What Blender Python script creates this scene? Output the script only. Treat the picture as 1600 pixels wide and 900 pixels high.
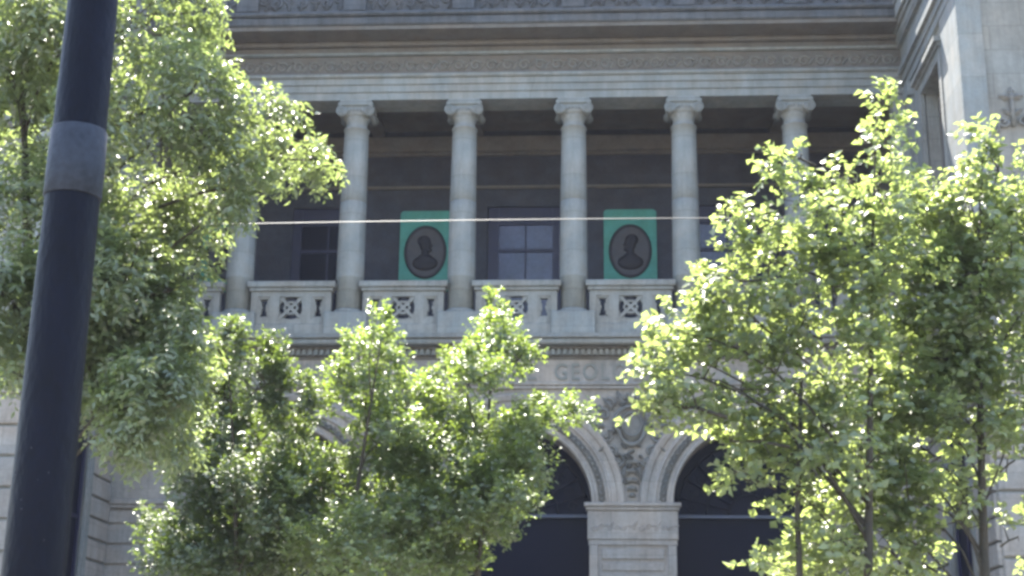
import bpy, bmesh, math, random
import numpy as np
from mathutils import Vector, Matrix
PI = math.pi
random.seed(11)
for o in list(bpy.data.objects):
    bpy.data.objects.remove(o)
C = bpy.context.scene.collection
SC = bpy.context.scene

# ------------------------------------------------------------------ camera
def look(yaw, pitch, roll):
    cy, sy, cp, sp = math.cos(yaw), math.sin(yaw), math.cos(pitch), math.sin(pitch)
    F = Vector((-sy*cp, cy*cp, sp)); r = Vector((cy, sy, 0)); u = r.cross(F)
    cr, sr = math.cos(roll), math.sin(roll)
    return F, cr*r + sr*u, -sr*r + cr*u
cam_d = bpy.data.cameras.new("camera")
cam = bpy.data.objects.new("camera", cam_d); C.objects.link(cam)
F_, r_, u_ = look(.0635, .2886, .0134)
M = Matrix((r_, u_, -F_)).transposed().to_4x4(); M.translation = Vector((1.945, -32.44, 1.6))
cam.matrix_world = M
cam_d.sensor_width = 36; cam_d.lens = 51.7
cam_d.clip_start = .1; cam_d.clip_end = 3000
SC.camera = cam

# ------------------------------------------------------------------ light
SUN = Vector((-.15, .43, .88)).normalized()          # towards the sun: high, behind the building
W = bpy.data.worlds.new("World"); SC.world = W; W.use_nodes = True
nt = W.node_tree; nt.nodes.clear()
sky = nt.nodes.new('ShaderNodeTexSky'); sky.sky_type = 'NISHITA'; sky.sun_disc = False
sky.sun_elevation = math.asin(SUN.z); sky.sun_rotation = math.atan2(SUN.x, SUN.y)
sky.air_density = 1.2; sky.dust_density = 1.6; sky.ozone_density = 1.0
bg = nt.nodes.new('ShaderNodeBackground'); bg.inputs[1].default_value = .10
wo = nt.nodes.new('ShaderNodeOutputWorld')
nt.links.new(sky.outputs[0], bg.inputs[0]); nt.links.new(bg.outputs[0], wo.inputs[0])
sl = bpy.data.lights.new("sun", 'SUN'); sl.energy = 5.0; sl.angle = math.radians(.55); sl.color = (1, .95, .86)
so = bpy.data.objects.new("sun", sl); C.objects.link(so)
so.rotation_euler = SUN.to_track_quat('Z', 'Y').to_euler(); so.location = SUN*60
SC.view_settings.view_transform = 'Standard'; SC.view_settings.look = 'None'
SC.view_settings.gamma = 1; SC.view_settings.exposure = 2.68
SC.render.engine = 'CYCLES'
SC.cycles.max_bounces = 8; SC.cycles.diffuse_bounces = 4; SC.cycles.transmission_bounces = 5
try:
    SC.cycles.pixel_filter_type = 'BLACKMAN_HARRIS'; SC.cycles.filter_width = 3.1
except Exception: pass

# ------------------------------------------------------------------ materials
def node(nt, t, **k):
    n = nt.nodes.new(t)
    for a, b in k.items(): setattr(n, a, b)
    return n
def base_mat(name, col, rough=.8, spec=.3, metal=0):
    m = bpy.data.materials.new(name); m.use_nodes = True
    b = m.node_tree.nodes['Principled BSDF']
    b.inputs['Base Color'].default_value = (*col, 1); b.inputs['Roughness'].default_value = rough
    b.inputs['Specular IOR Level'].default_value = spec; b.inputs['Metallic'].default_value = metal
    return m, m.node_tree, b
def noisy(name, col, amount=.25, scale=3., rough=.8, spec=.3, bump=.2, joints=None, jcol=.6, metal=0, vert=1.0, streak=0):
    """weathered surface: two noises vary the colour, optional block joints, fine bump"""
    m, nt, b = base_mat(name, col, rough, spec, metal)
    L = nt.links.new
    geo = node(nt, 'ShaderNodeTexCoord'); 
    mp = node(nt, 'ShaderNodeMapping'); mp.inputs['Scale'].default_value = (1, 1, vert); L(geo.outputs['Object'], mp.inputs[0])
    n1 = node(nt, 'ShaderNodeTexNoise'); n1.inputs['Scale'].default_value = scale; n1.inputs['Detail'].default_value = 6; n1.inputs['Roughness'].default_value = .65
    n2 = node(nt, 'ShaderNodeTexNoise'); n2.inputs['Scale'].default_value = scale*9; n2.inputs['Detail'].default_value = 3
    L(mp.outputs[0], n1.inputs[0]); L(mp.outputs[0], n2.inputs[0])
    add = node(nt, 'ShaderNodeMath', operation='ADD'); L(n1.outputs[0], add.inputs[0])
    mul = node(nt, 'ShaderNodeMath', operation='MULTIPLY'); mul.inputs[1].default_value = .5; L(n2.outputs[0], mul.inputs[0]); L(mul.outputs[0], add.inputs[1])
    mr = node(nt, 'ShaderNodeMapRange'); mr.inputs[1].default_value = .45; mr.inputs[2].default_value = 1.05
    mr.inputs[3].default_value = 1-amount; mr.inputs[4].default_value = 1+amount*.8; L(add.outputs[0], mr.inputs[0])
    vm = node(nt, 'ShaderNodeVectorMath', operation='SCALE'); vm.inputs[0].default_value = col; L(mr.outputs[0], vm.inputs['Scale'])
    hue = node(nt, 'ShaderNodeTexNoise'); hue.inputs['Scale'].default_value = scale*.8; L(geo.outputs['Object'], hue.inputs[0])
    mixh = node(nt, 'ShaderNodeMix', data_type='RGBA', blend_type='MULTIPLY'); mixh.inputs[0].default_value = 1
    hr = node(nt, 'ShaderNodeValToRGB'); hr.color_ramp.elements[0].position = .35; hr.color_ramp.elements[1].position = .65
    hr.color_ramp.elements[0].color = (1.0, .97, .92, 1); hr.color_ramp.elements[1].color = (.93, .98, 1.0, 1)
    L(hue.outputs[0], hr.inputs[0]); L(vm.outputs[0], mixh.inputs[6]); L(hr.outputs[0], mixh.inputs[7])
    out = mixh.outputs[2]
    if streak:
        m2 = node(nt, 'ShaderNodeMapping'); m2.inputs['Scale'].default_value = (5, 5, .45); L(geo.outputs['Object'], m2.inputs[0])
        n3 = node(nt, 'ShaderNodeTexNoise'); n3.inputs['Scale'].default_value = 1.3; n3.inputs['Detail'].default_value = 5; n3.inputs['Roughness'].default_value = .7; L(m2.outputs[0], n3.inputs[0])
        r3 = node(nt, 'ShaderNodeMapRange'); r3.inputs[1].default_value = .38; r3.inputs[2].default_value = .60; r3.inputs[3].default_value = 1-streak; r3.inputs[4].default_value = 1.04; L(n3.outputs[0], r3.inputs[0])
        v3 = node(nt, 'ShaderNodeVectorMath', operation='SCALE'); L(out, v3.inputs[0]); L(r3.outputs[0], v3.inputs['Scale']); out = v3.outputs[0]
    height = n2.outputs[0]
    if joints:
        sep = node(nt, 'ShaderNodeSeparateXYZ'); L(geo.outputs['Object'], sep.inputs[0])
        a = node(nt, 'ShaderNodeMath', operation='ADD'); L(sep.outputs[0], a.inputs[0]); L(sep.outputs[1], a.inputs[1])
        cb = node(nt, 'ShaderNodeCombineXYZ'); L(a.outputs[0], cb.inputs[0]); L(sep.outputs[2], cb.inputs[1])
        br = node(nt, 'ShaderNodeTexBrick'); br.inputs['Scale'].default_value = 1
        br.inputs['Brick Width'].default_value = joints[0]; br.inputs['Row Height'].default_value = joints[1]
        br.inputs['Mortar Size'].default_value = joints[2]; br.inputs['Mortar Smooth'].default_value = .3
        br.inputs['Color1'].default_value = (1, 1, 1, 1); br.inputs['Color2'].default_value = (.84, .86, .88, 1); br.inputs['Mortar'].default_value = (jcol, jcol, jcol, 1)
        L(cb.outputs[0], br.inputs[0])
        mx = node(nt, 'ShaderNodeMix', data_type='RGBA', blend_type='MULTIPLY'); mx.inputs[0].default_value = 1
        L(out, mx.inputs[6]); L(br.outputs[0], mx.inputs[7]); out = mx.outputs[2]
    L(out, b.inputs['Base Color'])
    if bump:
        bp = node(nt, 'ShaderNodeBump'); bp.inputs['Strength'].default_value = bump; bp.inputs['Distance'].default_value = .02
        L(height, bp.inputs['Height']); L(bp.outputs[0], b.inputs['Normal'])
    return m
def leaf_mat(name, c1, c2, rough=.34, trans=.45, tcol=(.30, .42, .05)):
    """glossy leaf, lets light through; the tint attribute varies it leaf by leaf"""
    m, nt, b = base_mat(name, c1, rough, 1.0); b.inputs['Coat Weight'].default_value = 1; b.inputs['Coat IOR'].default_value = 1.65; b.inputs['Coat Roughness'].default_value = .48; L = nt.links.new
    at = node(nt, 'ShaderNodeAttribute'); at.attribute_name = 'tint'
    mx = node(nt, 'ShaderNodeMix', data_type='RGBA'); mx.inputs[6].default_value = (*c1, 1); mx.inputs[7].default_value = (*c2, 1)
    L(at.outputs['Fac'], mx.inputs[0]); L(mx.outputs[2], b.inputs['Base Color'])
    tr = node(nt, 'ShaderNodeBsdfTranslucent')
    sc = node(nt, 'ShaderNodeMix', data_type='RGBA'); sc.inputs[6].default_value = (*[x*.62 for x in tcol], 1); sc.inputs[7].default_value = (*tcol, 1)
    L(at.outputs['Fac'], sc.inputs[0]); L(sc.outputs[2], tr.inputs[0])
    ms = node(nt, 'ShaderNodeMixShader'); ms.inputs[0].default_value = trans
    L(b.outputs[0], ms.inputs[1]); L(tr.outputs[0], ms.inputs[2]); L(ms.outputs[0], nt.nodes['Material Output'].inputs[0])
    return m
STONE = noisy('grey_stone', (0.252, 0.242, 0.227), .22, .9, .85, .25, .35, joints=(1.25, .52, .012), jcol=.72, streak=.14)
PLAIN = noisy('dressed_stone', (0.248, 0.244, 0.235), .24, 1.6, .85, .25, .35, joints=(1.9, 7, .010), jcol=.7, streak=.14)
LOWER = noisy('bounce_warmed_stone', (0.329, 0.290, 0.265), .26, 1.4, .85, .25, .4, joints=(1.1, .47, .010), jcol=.78, streak=.14)  # lower storey: warm bounce light put into a lighter stone colour
COLS = noisy('column_stone', (0.244, 0.250, 0.249), .20, 2.5, .8, .3, .3, joints=(5.2, .93, .012), jcol=.78, streak=.13)
CARVE = noisy('carved_stone', (0.176, 0.168, 0.160), .30, 3.5, .9, .2, .4)
DARKST = noisy('dark_bluish_stone', (0.105, 0.109, 0.122), .30, 2.0, .9, .2, .4, joints=(1.6, 9, .01), jcol=.7, streak=.22)  # darker bluish stone for main cornice and parapet
BROWN = noisy('brownish_stone', (0.143, 0.130, 0.122), .28, 2.2, .9, .2, .4)
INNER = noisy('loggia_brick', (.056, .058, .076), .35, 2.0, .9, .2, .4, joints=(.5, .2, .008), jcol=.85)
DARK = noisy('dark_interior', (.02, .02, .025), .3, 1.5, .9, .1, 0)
GLASSD, g_nt, g_b = base_mat('dark_glass', (.003, .004, .014), .35, .08)
GLASSL = noisy('bluish_glass', (.045, .045, .095), .6, 1.6, .25, .5, 0)  # bluish pane colour, mottled by noise
FRAME = noisy('dark_blue_paint', (.012, .012, .042), .25, 4, .5, .4, .1)
IRON = noisy('wrought_iron', (.005, .006, .014), .3, 6, .6, .2, .1)
TRANS = noisy('painted_transom', (0.032, 0.038, 0.070), .2, 6, .45, .5, .1)
TEAL = noisy('teal_fabric', (.075, .265, .230), .25, 2.5, .7, .3, .1)
MEDAL = noisy('bronze_print', (.020, .018, .026), .25, 6, .6, .3, .1)
MEDAL2 = noisy('mauve_print', (.070, .066, .076), .25, 6, .6, .3, .1)
LETTER = noisy('lettering_stone', (.205, .203, .195), .2, 5, .9, .2, .2)
POLE = noisy('navy_pole_paint', (.003, .0035, .010), .5, 5, .55, .16, .35, vert=.4)
BAND = noisy('worn_grey_sleeve', (.030, .034, .048), .6, 4, .6, .2, .2)
FLECK = noisy('pale_flecks', (.06, .06, .07), .3, 8, .8, .2, 0)
CABLE = noisy('pale_cable', (.085, .085, .09), .3, .8, .5, .4, 0)
BARK = noisy('bark', (.060, .052, .043), .4, 9, .9, .2, .8, vert=.3)
GROUND = noisy('plaza_paving', (.34, .32, .285), .2, .6, .9, .2, .3, joints=(.8, .8, .012), jcol=.6)
ASPH = noisy('asphalt', (.05, .05, .052), .3, 2, .9, .2, .4)
KERB = noisy('kerb_stone', (.32, .32, .31), .2, 2, .9, .2, .3)
LINEP = noisy('road_paint', (.75, .75, .72), .15, 3, .7, .3, .1)
ROOF = noisy('roof_tar', (.16, .15, .14), .2, 1, .9, .2, .2)
LEAF_ASH = leaf_mat('ash_leaf', (.085, .105, .055), (.125, .150, .075), .48, .42, (.34, .43, .12))
LEAF_FIC = leaf_mat('ficus_leaf', (.045, .070, .028), (.110, .140, .050), .46, .40, (.32, .44, .06))
LEAF_SHADE = leaf_mat('shaded_ficus_leaf', (.020, .040, .016), (.050, .075, .028), .55, .34, (.22, .31, .04))  # left ficus: shade put into a darker, less translucent leaf colour
LEAF_MAP = leaf_mat('sweetgum_leaf', (.090, .115, .055), (.125, .155, .075), .48, .48, (.39, .48, .13))

# ------------------------------------------------------------------ mesh helpers
class MB:
    def __init__(s): s.v = []; s.f = []; s.sm = []
    def add(s, vs, fs, smooth=False):
        n = len(s.v); s.v += [tuple(v) for v in vs]
        s.f += [tuple(i+n for i in f) for f in fs]; s.sm += [smooth]*len(fs)
        return s
    def box(s, x0, x1, y0, y1, z0, z1):
        return s.add([(x0,y0,z0),(x1,y0,z0),(x1,y1,z0),(x0,y1,z0),(x0,y0,z1),(x1,y0,z1),(x1,y1,z1),(x0,y1,z1)],
              [(0,3,2,1),(4,5,6,7),(0,1,5,4),(1,2,6,5),(2,3,7,6),(3,0,4,7)])
    def bbox(s, x0, x1, y0, y1, z0, z1, b=.02):
        """box with chamfered edges on its front (-y) face"""
        b = min(b, (x1-x0)/3, (z1-z0)/3)
        vs = [(x0,y1,z0),(x1,y1,z0),(x1,y1,z1),(x0,y1,z1),
              (x0,y0+b,z0),(x1,y0+b,z0),(x1,y0+b,z1),(x0,y0+b,z1),
              (x0+b,y0,z0+b),(x1-b,y0,z0+b),(x1-b,y0,z1-b),(x0+b,y0,z1-b)]
        fs = [(3,2,1,0)] + [(i,(i+1)%4,4+(i+1)%4,4+i) for i in range(4)] + [(4+i,4+(i+1)%4,8+(i+1)%4,8+i) for i in range(4)] + [(8,9,10,11)]
        return s.add(vs, fs)
    def tube(s, pts, rad, n=8, smooth=True, cap=True):
        pts = [Vector(p) for p in pts]; k = len(pts)
        rads = rad if hasattr(rad, '__len__') else [rad]*k
        vs = []; fs = []; ref = None
        for i, p in enumerate(pts):
            t = (pts[min(i+1,k-1)] - pts[max(i-1,0)]).normalized()
            if ref is None: ref = t.orthogonal().normalized()
            ref = (ref - t*ref.dot(t)); ref = ref.normalized() if ref.length > 1e-6 else t.orthogonal().normalized()
            b = t.cross(ref)
            for j in range(n):
                a = 2*PI*j/n; vs.append(p + (ref*math.cos(a) + b*math.sin(a))*rads[i])
        for i in range(k-1):
            for j in range(n): fs.append((i*n+j, i*n+(j+1)%n, (i+1)*n+(j+1)%n, (i+1)*n+j))
        if cap: fs.append(tuple(range(n-1,-1,-1))); fs.append(tuple((k-1)*n+j for j in range(n)))
        return s.add(vs, fs, smooth)
    def lathe(s, prof, n=28, c=(0,0,0), smooth=True):
        vs = []; fs = []
        for r, z in prof:
            for j in range(n):
                a = 2*PI*j/n; vs.append((c[0]+r*math.cos(a), c[1]+r*math.sin(a), c[2]+z))
        for i in range(len(prof)-1):
            for j in range(n): fs.append((i*n+j, i*n+(j+1)%n, (i+1)*n+(j+1)%n, (i+1)*n+j))
        fs.append(tuple(range(n-1,-1,-1))); fs.append(tuple((len(prof)-1)*n+j for j in range(n)))
        return s.add(vs, fs, smooth)
    def blob(s, c, r, n=8, m=5):
        prof = []
        vs = []; fs = []
        for i in range(m+1):
            ph = PI*i/m
            for j in range(n):
                a = 2*PI*j/n
                vs.append((c[0]+r[0]*math.sin(ph)*math.cos(a), c[1]+r[1]*math.sin(ph)*math.sin(a), c[2]+r[2]*math.cos(ph)))
        for i in range(m):
            for j in range(n): fs.append((i*n+j, (i+1)*n+j, (i+1)*n+(j+1)%n, i*n+(j+1)%n))
        return s.add(vs, fs, True)
    def scroll(s, cx, y, cz, r0, turns=1.4, th=.03, start=0, sgn=1, r1=.15):
        pts = []; k = int(12*turns)+4
        for i in range(k):
            t = i/(k-1); a = start + sgn*2*PI*turns*t; r = r0*(1-(1-r1)*t)
            pts.append((cx+r*math.cos(a), y, cz+r*math.sin(a)))
        return s.tube(pts, [th*(1-.35*i/(k-1)) for i in range(k)], 6)
    def leafy(s, cx, y, cz, ang, L, w, d=.05):
        """carved acanthus-like leaf lying in the wall plane"""
        ca, sa = math.cos(ang), math.sin(ang); vs = []; n = 7
        for i in range(n):
            t = i/(n-1); ww = w*math.sin(PI*min(1, t*.9+.12))*(1 if i % 2 else .66)
            for sd, dd in ((-1, 0), (0, d*math.sin(PI*(t*.8+.15))), (1, 0)):
                lx, lz = t*L, sd*ww
                vs.append((cx+lx*ca-lz*sa, y-dd, cz+lx*sa+lz*ca))
        fs = [(3*i+j, 3*i+j+1, 3*i+j+4, 3*i+j+3) for i in range(n-1) for j in (0, 1)]
        return s.add(vs, fs)
    def build(s, name, mat, parent=None, loc=(0,0,0)):
        me = bpy.data.meshes.new(name); me.from_pydata(s.v, [], s.f); me.validate()
        if len(me.polygons) == len(s.sm): me.polygons.foreach_set('use_smooth', s.sm)
        me.materials.append(mat); me.update()
        bm = bmesh.new(); bm.from_mesh(me); bmesh.ops.recalc_face_normals(bm, faces=bm.faces); bm.to_mesh(me); bm.free()
        o = bpy.data.objects.new(name, me); C.objects.link(o); o.location = loc
        if parent: o.parent = parent
        return o
def wall(mb, us, zs, holes, d0, d1, fn):
    """flat wall with rectangular openings; fn maps (u, depth, z) to a point"""
    us = sorted(set([us[0], us[1]] + [h[0] for h in holes] + [h[1] for h in holes]))
    zs = sorted(set([zs[0], zs[1]] + [h[2] for h in holes] + [h[3] for h in holes]))
    def solid(i, j):
        if i < 0 or j < 0 or i >= len(us)-1 or j >= len(zs)-1: return False
        u = (us[i]+us[i+1])/2; z = (zs[j]+zs[j+1])/2
        return not any(h[0] < u < h[1] and h[2] < z < h[3] for h in holes)
    for i in range(len(us)-1):
        for j in range(len(zs)-1):
            if not solid(i, j): continue
            u0, u1, z0, z1 = us[i], us[i+1], zs[j], zs[j+1]
            for d in (d0, d1): mb.add([fn(u0,d,z0), fn(u1,d,z0), fn(u1,d,z1), fn(u0,d,z1)], [(0,1,2,3)])
            for (di, dj, a, b) in ((-1,0,(u0,z0),(u0,z1)), (1,0,(u1,z0),(u1,z1)), (0,-1,(u0,z0),(u1,z0)), (0,1,(u0,z1),(u1,z1))):
                if not solid(i+di, j+dj):
                    mb.add([fn(a[0],d0,a[1]), fn(b[0],d0,b[1]), fn(b[0],d1,b[1]), fn(a[0],d1,a[1])], [(0,1,2,3)])
    return mb
def grid_relief(mb, x0, x1, z0, z1, cell, fn, yf, yb):
    """pierced slab: fn(x,z) gives None (hole) or recess depth"""
    nx = int(round((x1-x0)/cell)); nz = int(round((z1-z0)/cell))
    dx = (x1-x0)/nx; dz = (z1-z0)/nz
    D = [[fn(x0+(i+.5)*dx, z0+(j+.5)*dz) for j in range(nz)] for i in range(nx)]
    def g(i, j): return D[i][j] if 0 <= i < nx and 0 <= j < nz else None
    for i in range(nx):
        for j in range(nz):
            d = D[i][j]
            if d is None: continue
            a, b, c, e = x0+i*dx, x0+(i+1)*dx, z0+j*dz, z0+(j+1)*dz; y = yf+d
            mb.add([(a,y,c),(b,y,c),(b,y,e),(a,y,e)], [(0,1,2,3)]); mb.add([(a,yb,c),(b,yb,c),(b,yb,e),(a,yb,e)], [(3,2,1,0)])
            for di, dj, p, q in ((-1,0,(a,c),(a,e)), (1,0,(b,c),(b,e)), (0,-1,(a,c),(b,c)), (0,1,(a,e),(b,e))):
                o = g(i+di, j+dj)
                if o is None: mb.add([(p[0],y,p[1]),(q[0],y,q[1]),(q[0],yb,q[1]),(p[0],yb,p[1])], [(0,1,2,3)])
                elif o > d: mb.add([(p[0],y,p[1]),(q[0],y,q[1]),(q[0],yf+o,q[1]),(p[0],yf+o,p[1])], [(0,1,2,3)])
    return mb
def empty(name, loc=(0,0,0)):
    o = bpy.data.objects.new(name, None); C.objects.link(o); o.location = loc; o.empty_display_size = .3
    return o
def tag(o, label=None, cat=None, group=None, kind=None):
    if label: o['label'] = label
    if cat: o['category'] = cat
    if group: o['group'] = group
    if kind: o['kind'] = kind
    return o
def clone(o, parent, loc):
    c = o.copy(); C.objects.link(c); c.parent = parent; c.location = loc
    for ch in o.children:
        d = ch.copy(); C.objects.link(d); d.parent = c
        for g in ch.children:
            e = g.copy(); C.objects.link(e); e.parent = d
    return c
front = lambda u, d, z: (u, d, z)

# ------------------------------------------------------------------ ground
tag(MB().add([(-600,-600,0),(600,-600,0),(600,600,0),(-600,600,0)], [(0,1,2,3)]).build('ground', GROUND), kind='structure')
tag(MB().add([(-300,-30.5,.006),(300,-30.5,.006),(300,-21.5,.006),(-300,-21.5,.006)], [(0,1,2,3)]).build('road', ASPH), kind='structure')
m = MB()
for y in (-30.5, -21.5): m.box(-300, 300, y-.09, y+.09, 0, .13)
tag(m.build('kerb', KERB), kind='structure')
m = MB()
for i in range(60): m.box(-150+i*5, -148+i*5, -26.06, -25.94, .007, .012)
tag(m.build('road_marking', LINEP), kind='structure')

# ------------------------------------------------------------------ the building
B = empty('museum_building', (0, 0, 0))
tag(B, 'grey stone museum with a columned loggia above three round arches and projecting wings', 'building')
HW = 9.1            # half width of the recessed centre
AR, AZ, AXS = 1.70, 6.29, (-5.2, 0.0, 5.2)
ZT = 8.95

# lower wall with three arches: wall above the arches and the piers between them
m = MB(); N = 28; D1 = .75
for ax in AXS:
    P = [(ax+AR*math.cos(PI-PI*i/N), AZ+AR*math.sin(PI*i/N)) for i in range(N+1)]
    for i in range(N):
        (xa, za), (xb, zb) = P[i], P[i+1]
        m.add([(xa,0,za),(xb,0,zb),(xb,0,ZT),(xa,0,ZT)], [(0,1,2,3)])
        m.add([(xa,D1,za),(xb,D1,zb),(xb,D1,ZT),(xa,D1,ZT)], [(3,2,1,0)])
        m.add([(xa,0,za),(xb,0,zb),(xb,D1,zb),(xa,D1,za)], [(0,3,2,1)], True)
edges = [-HW] + [v for ax in AXS for v in (ax-AR, ax+AR)] + [HW]
for i in range(0, len(edges), 2):
    a, b = edges[i], edges[i+1]
    m.box(a, b, 0, D1, 6.12, ZT)
    outer = i == 0 or i == len(edges)-2
    m.box(a, b, 0 if not outer else .0, D1, 0, 6.12)
m.build('arcade_wall', LOWER, B)

# rusticated blocks on the outer bits of the arcade wall
def rust(mb, u0, u1, z0, z1, d, fn, row=.45, gap=.05, off=0, pr=.07):
    z = z0; k = off
    while z < z1-.1:
        zt = min(z+row-gap, z1)
        a = u0
        cuts = [u0, u1]
        for (p, q) in zip(cuts[:-1], cuts[1:]):
            vs = [fn(p,d,z),fn(q,d,z),fn(q,d,zt),fn(p,d,zt), fn(p,d-pr+.02,z+.0),fn(q,d-pr+.02,z),fn(q,d-pr+.02,zt),fn(p,d-pr+.02,zt),
                  fn(p+.02,d-pr,z+.02),fn(q-.02,d-pr,z+.02),fn(q-.02,d-pr,zt-.02),fn(p+.02,d-pr,zt-.02)]
            mb.add(vs, [(i,(i+1)%4,4+(i+1)%4,4+i) for i in range(4)]+[(4+i,4+(i+1)%4,8+(i+1)%4,8+i) for i in range(4)]+[(8,9,10,11)])
        z += row; k += 1
    return mb
m = MB()
for a, b in ((-HW+.01, -5.2-AR-.12), (5.2+AR+.12, HW-.01)):
    m = MB(); m.box(a+.05, b-.05, -.015, .01, .3, 6.1); rust(m, a, b, .4, 6.08, 0, front); m.build('rusticated_stone', LOWER, B)

# pier facings
pier = None
for px in (-2.6, 2.6):
    if pier is None:
        m = MB()
        m.bbox(-1.06, 1.06, -.16, .02, 6.21, 6.30, .02)          # impost moulding
        m.bbox(-1.02, 1.02, -.12, .02, 6.13, 6.208, .02)
        m.bbox(-.99, .99, -.08, .02, 5.50, 6.128, .012)          # frieze of the impost
        pier = m.build('pier_impost', LOWER, B, (px, 0, 0))
        c = MB()
        for k in range(11):                                   # faint carved rosettes
            x = -.85+k*.17
            c.scroll(x, -.085, 5.74+.03*(k % 2), .062, 1.2, .013, k, 1 if k % 2 else -1)
            c.leafy(x+.05, -.083, 5.80, 1.2*(k % 3-1), .12, .035, .02)
        c.build('carved_band', LOWER, pier)
        p = MB()
        p.bbox(-.97, .97, -.05, .02, 5.38, 5.497, .01)
        for x0, x1 in ((-.95, -.76), (.76, .95)): p.bbox(x0, x1, -.05, .02, .3, 5.377, .01)
        z = 5.10
        while z > .5:
            p.bbox(-.68, .68, -.045, .02, z-.02, z+.20, .012); p.bbox(-.68, .68, -.03, .02, z-.27, z-.10, .012); z -= .55
        pp = p.build('pier_panel', LOWER, pier)
    else: clone(pier, B, (px, 0, 0))
# impost moulding running on over the outer walls
for a, b in ((-HW+.005, -5.2-AR+.03), (5.2+AR-.03, HW-.005)):
    m = MB(); m.bbox(a, b, -.14, .02, 6.21, 6.33, .02); m.bbox(a, b, -.10, .02, 6.13, 6.207, .01)
    m.build('impost_moulding', LOWER, B)

# archivolts
def archivolt(ax):
    prof = [(1.700,.02),(1.700,-.05),(1.715,-.075),(1.765,-.075),(1.785,-.04),(1.80,-.03),(2.06,-.03),(2.075,-.07),(2.10,-.085),(2.13,-.07),
            (2.15,-.05),(2.27,-.055),(2.285,-.10),(2.32,-.115),(2.37,-.13),(2.41,-.13),(2.44,-.10),(2.455,.02)]
    mb = MB(); n = 48; vs = []
    for i in range(n+1):
        a = PI*i/n
        for r, y in prof: vs.append((r*math.cos(a), y, r*math.sin(a)))
    k = len(prof)
    mb.add(vs, [(i*k+j, i*k+j+1, (i+1)*k+j+1, (i+1)*k+j) for i in range(n) for j in range(k-1)], False)
    o = mb.build('archivolt', LOWER, B, (ax, 0, AZ+.01))
    c = MB(); cnt = 44
    for i in range(cnt):
        a = PI*(i+.5)/cnt; ca, sa = math.cos(a), math.sin(a)
        c.blob((1.93*ca, -.045, 1.93*sa), (.05, .06, .05), 6, 4)
        for s_ in (-1, 1):
            a2 = a + s_*.018
            c.leafy(1.93*math.cos(a2), -.034, 1.93*math.sin(a2), a+s_*1.0, .15, .042, .06)
            c.leafy(1.93*math.cos(a2), -.034, 1.93*math.sin(a2), a+PI-s_*1.0, .15, .042, .06)
    c.build('leaf_carving', CARVE, o)
    return o
av = archivolt(AXS[1])
for ax in (AXS[0], AXS[2]): clone(av, B, (ax, 0, AZ+.01))

# cartouche carving between the arches
def cartouche():
    c = MB(); R2 = random.Random(3)
    pts = [(.40*math.cos(a)*(.75 if math.sin(a) < 0 else 1), -.10, .30+.44*math.sin(a)) for a in [2*PI*i/24 for i in range(25)]]
    c.tube(pts, .045, 7, cap=False)
    c.blob((0, -.02, .30), (.30, .09, .34), 14, 8)
    pts = [(.22*math.cos(a), -.12, .32+.26*math.sin(a)) for a in [2*PI*i/20 for i in range(21)]]
    c.tube(pts, .022, 6, cap=False)
    for s_ in (-1, 1):
        for (x, z, r, st) in ((.62,.55,.15,0),(.58,.05,.15,2),(.44,-.28,.12,1),(.30,-.52,.10,3),(.16,.92,.13,2),(.48,.80,.12,1)):
            c.scroll(s_*x, -.07, z, r, 1.3, .035, st if s_ > 0 else PI-st, s_)
            c.blob((s_*x, -.05, z), (.05, .07, .05), 7, 4)
        for (x, z, a, L) in ((.42,.66,.9,.36),(.60,.28,.2,.26),(.52,-.10,-.7,.30),(.34,-.40,-1.3,.30),(.14,-.62,-1.4,.34),(.24,.82,1.3,.30),(.66,.66,.6,.2)):
            c.leafy(s_*x, -.04, z, a if s_ > 0 else PI-a, L, .09, .09)
    for _ in range(46):
        z = R2.uniform(-.9, .95); wmax = .16+.42*(z+.95)/1.9; x = R2.uniform(-wmax, wmax)
        if math.hypot(x/.36, (z-.3)/.42) < 1: continue
        c.leafy(x, -.05, z, R2.uniform(0, 6.28), R2.uniform(.12, .24), .05, .10)
    for i, z in enumerate((-.52, -.72, -.92, -1.10, -1.25)):
        w = .20-.032*i
        c.blob((0, -.05, z), (w, .08, .055), 10, 5)
        for s_ in (-1, 1): c.leafy(0, -.03, z+.03, -PI/2+s_*.9, w*1.5, .05, .06)
    return c
ca = cartouche().build('cartouche_carving', CARVE, B, (2.6, 0, 7.72))
clone(ca, B, (-2.6, 0, 7.72))

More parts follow.
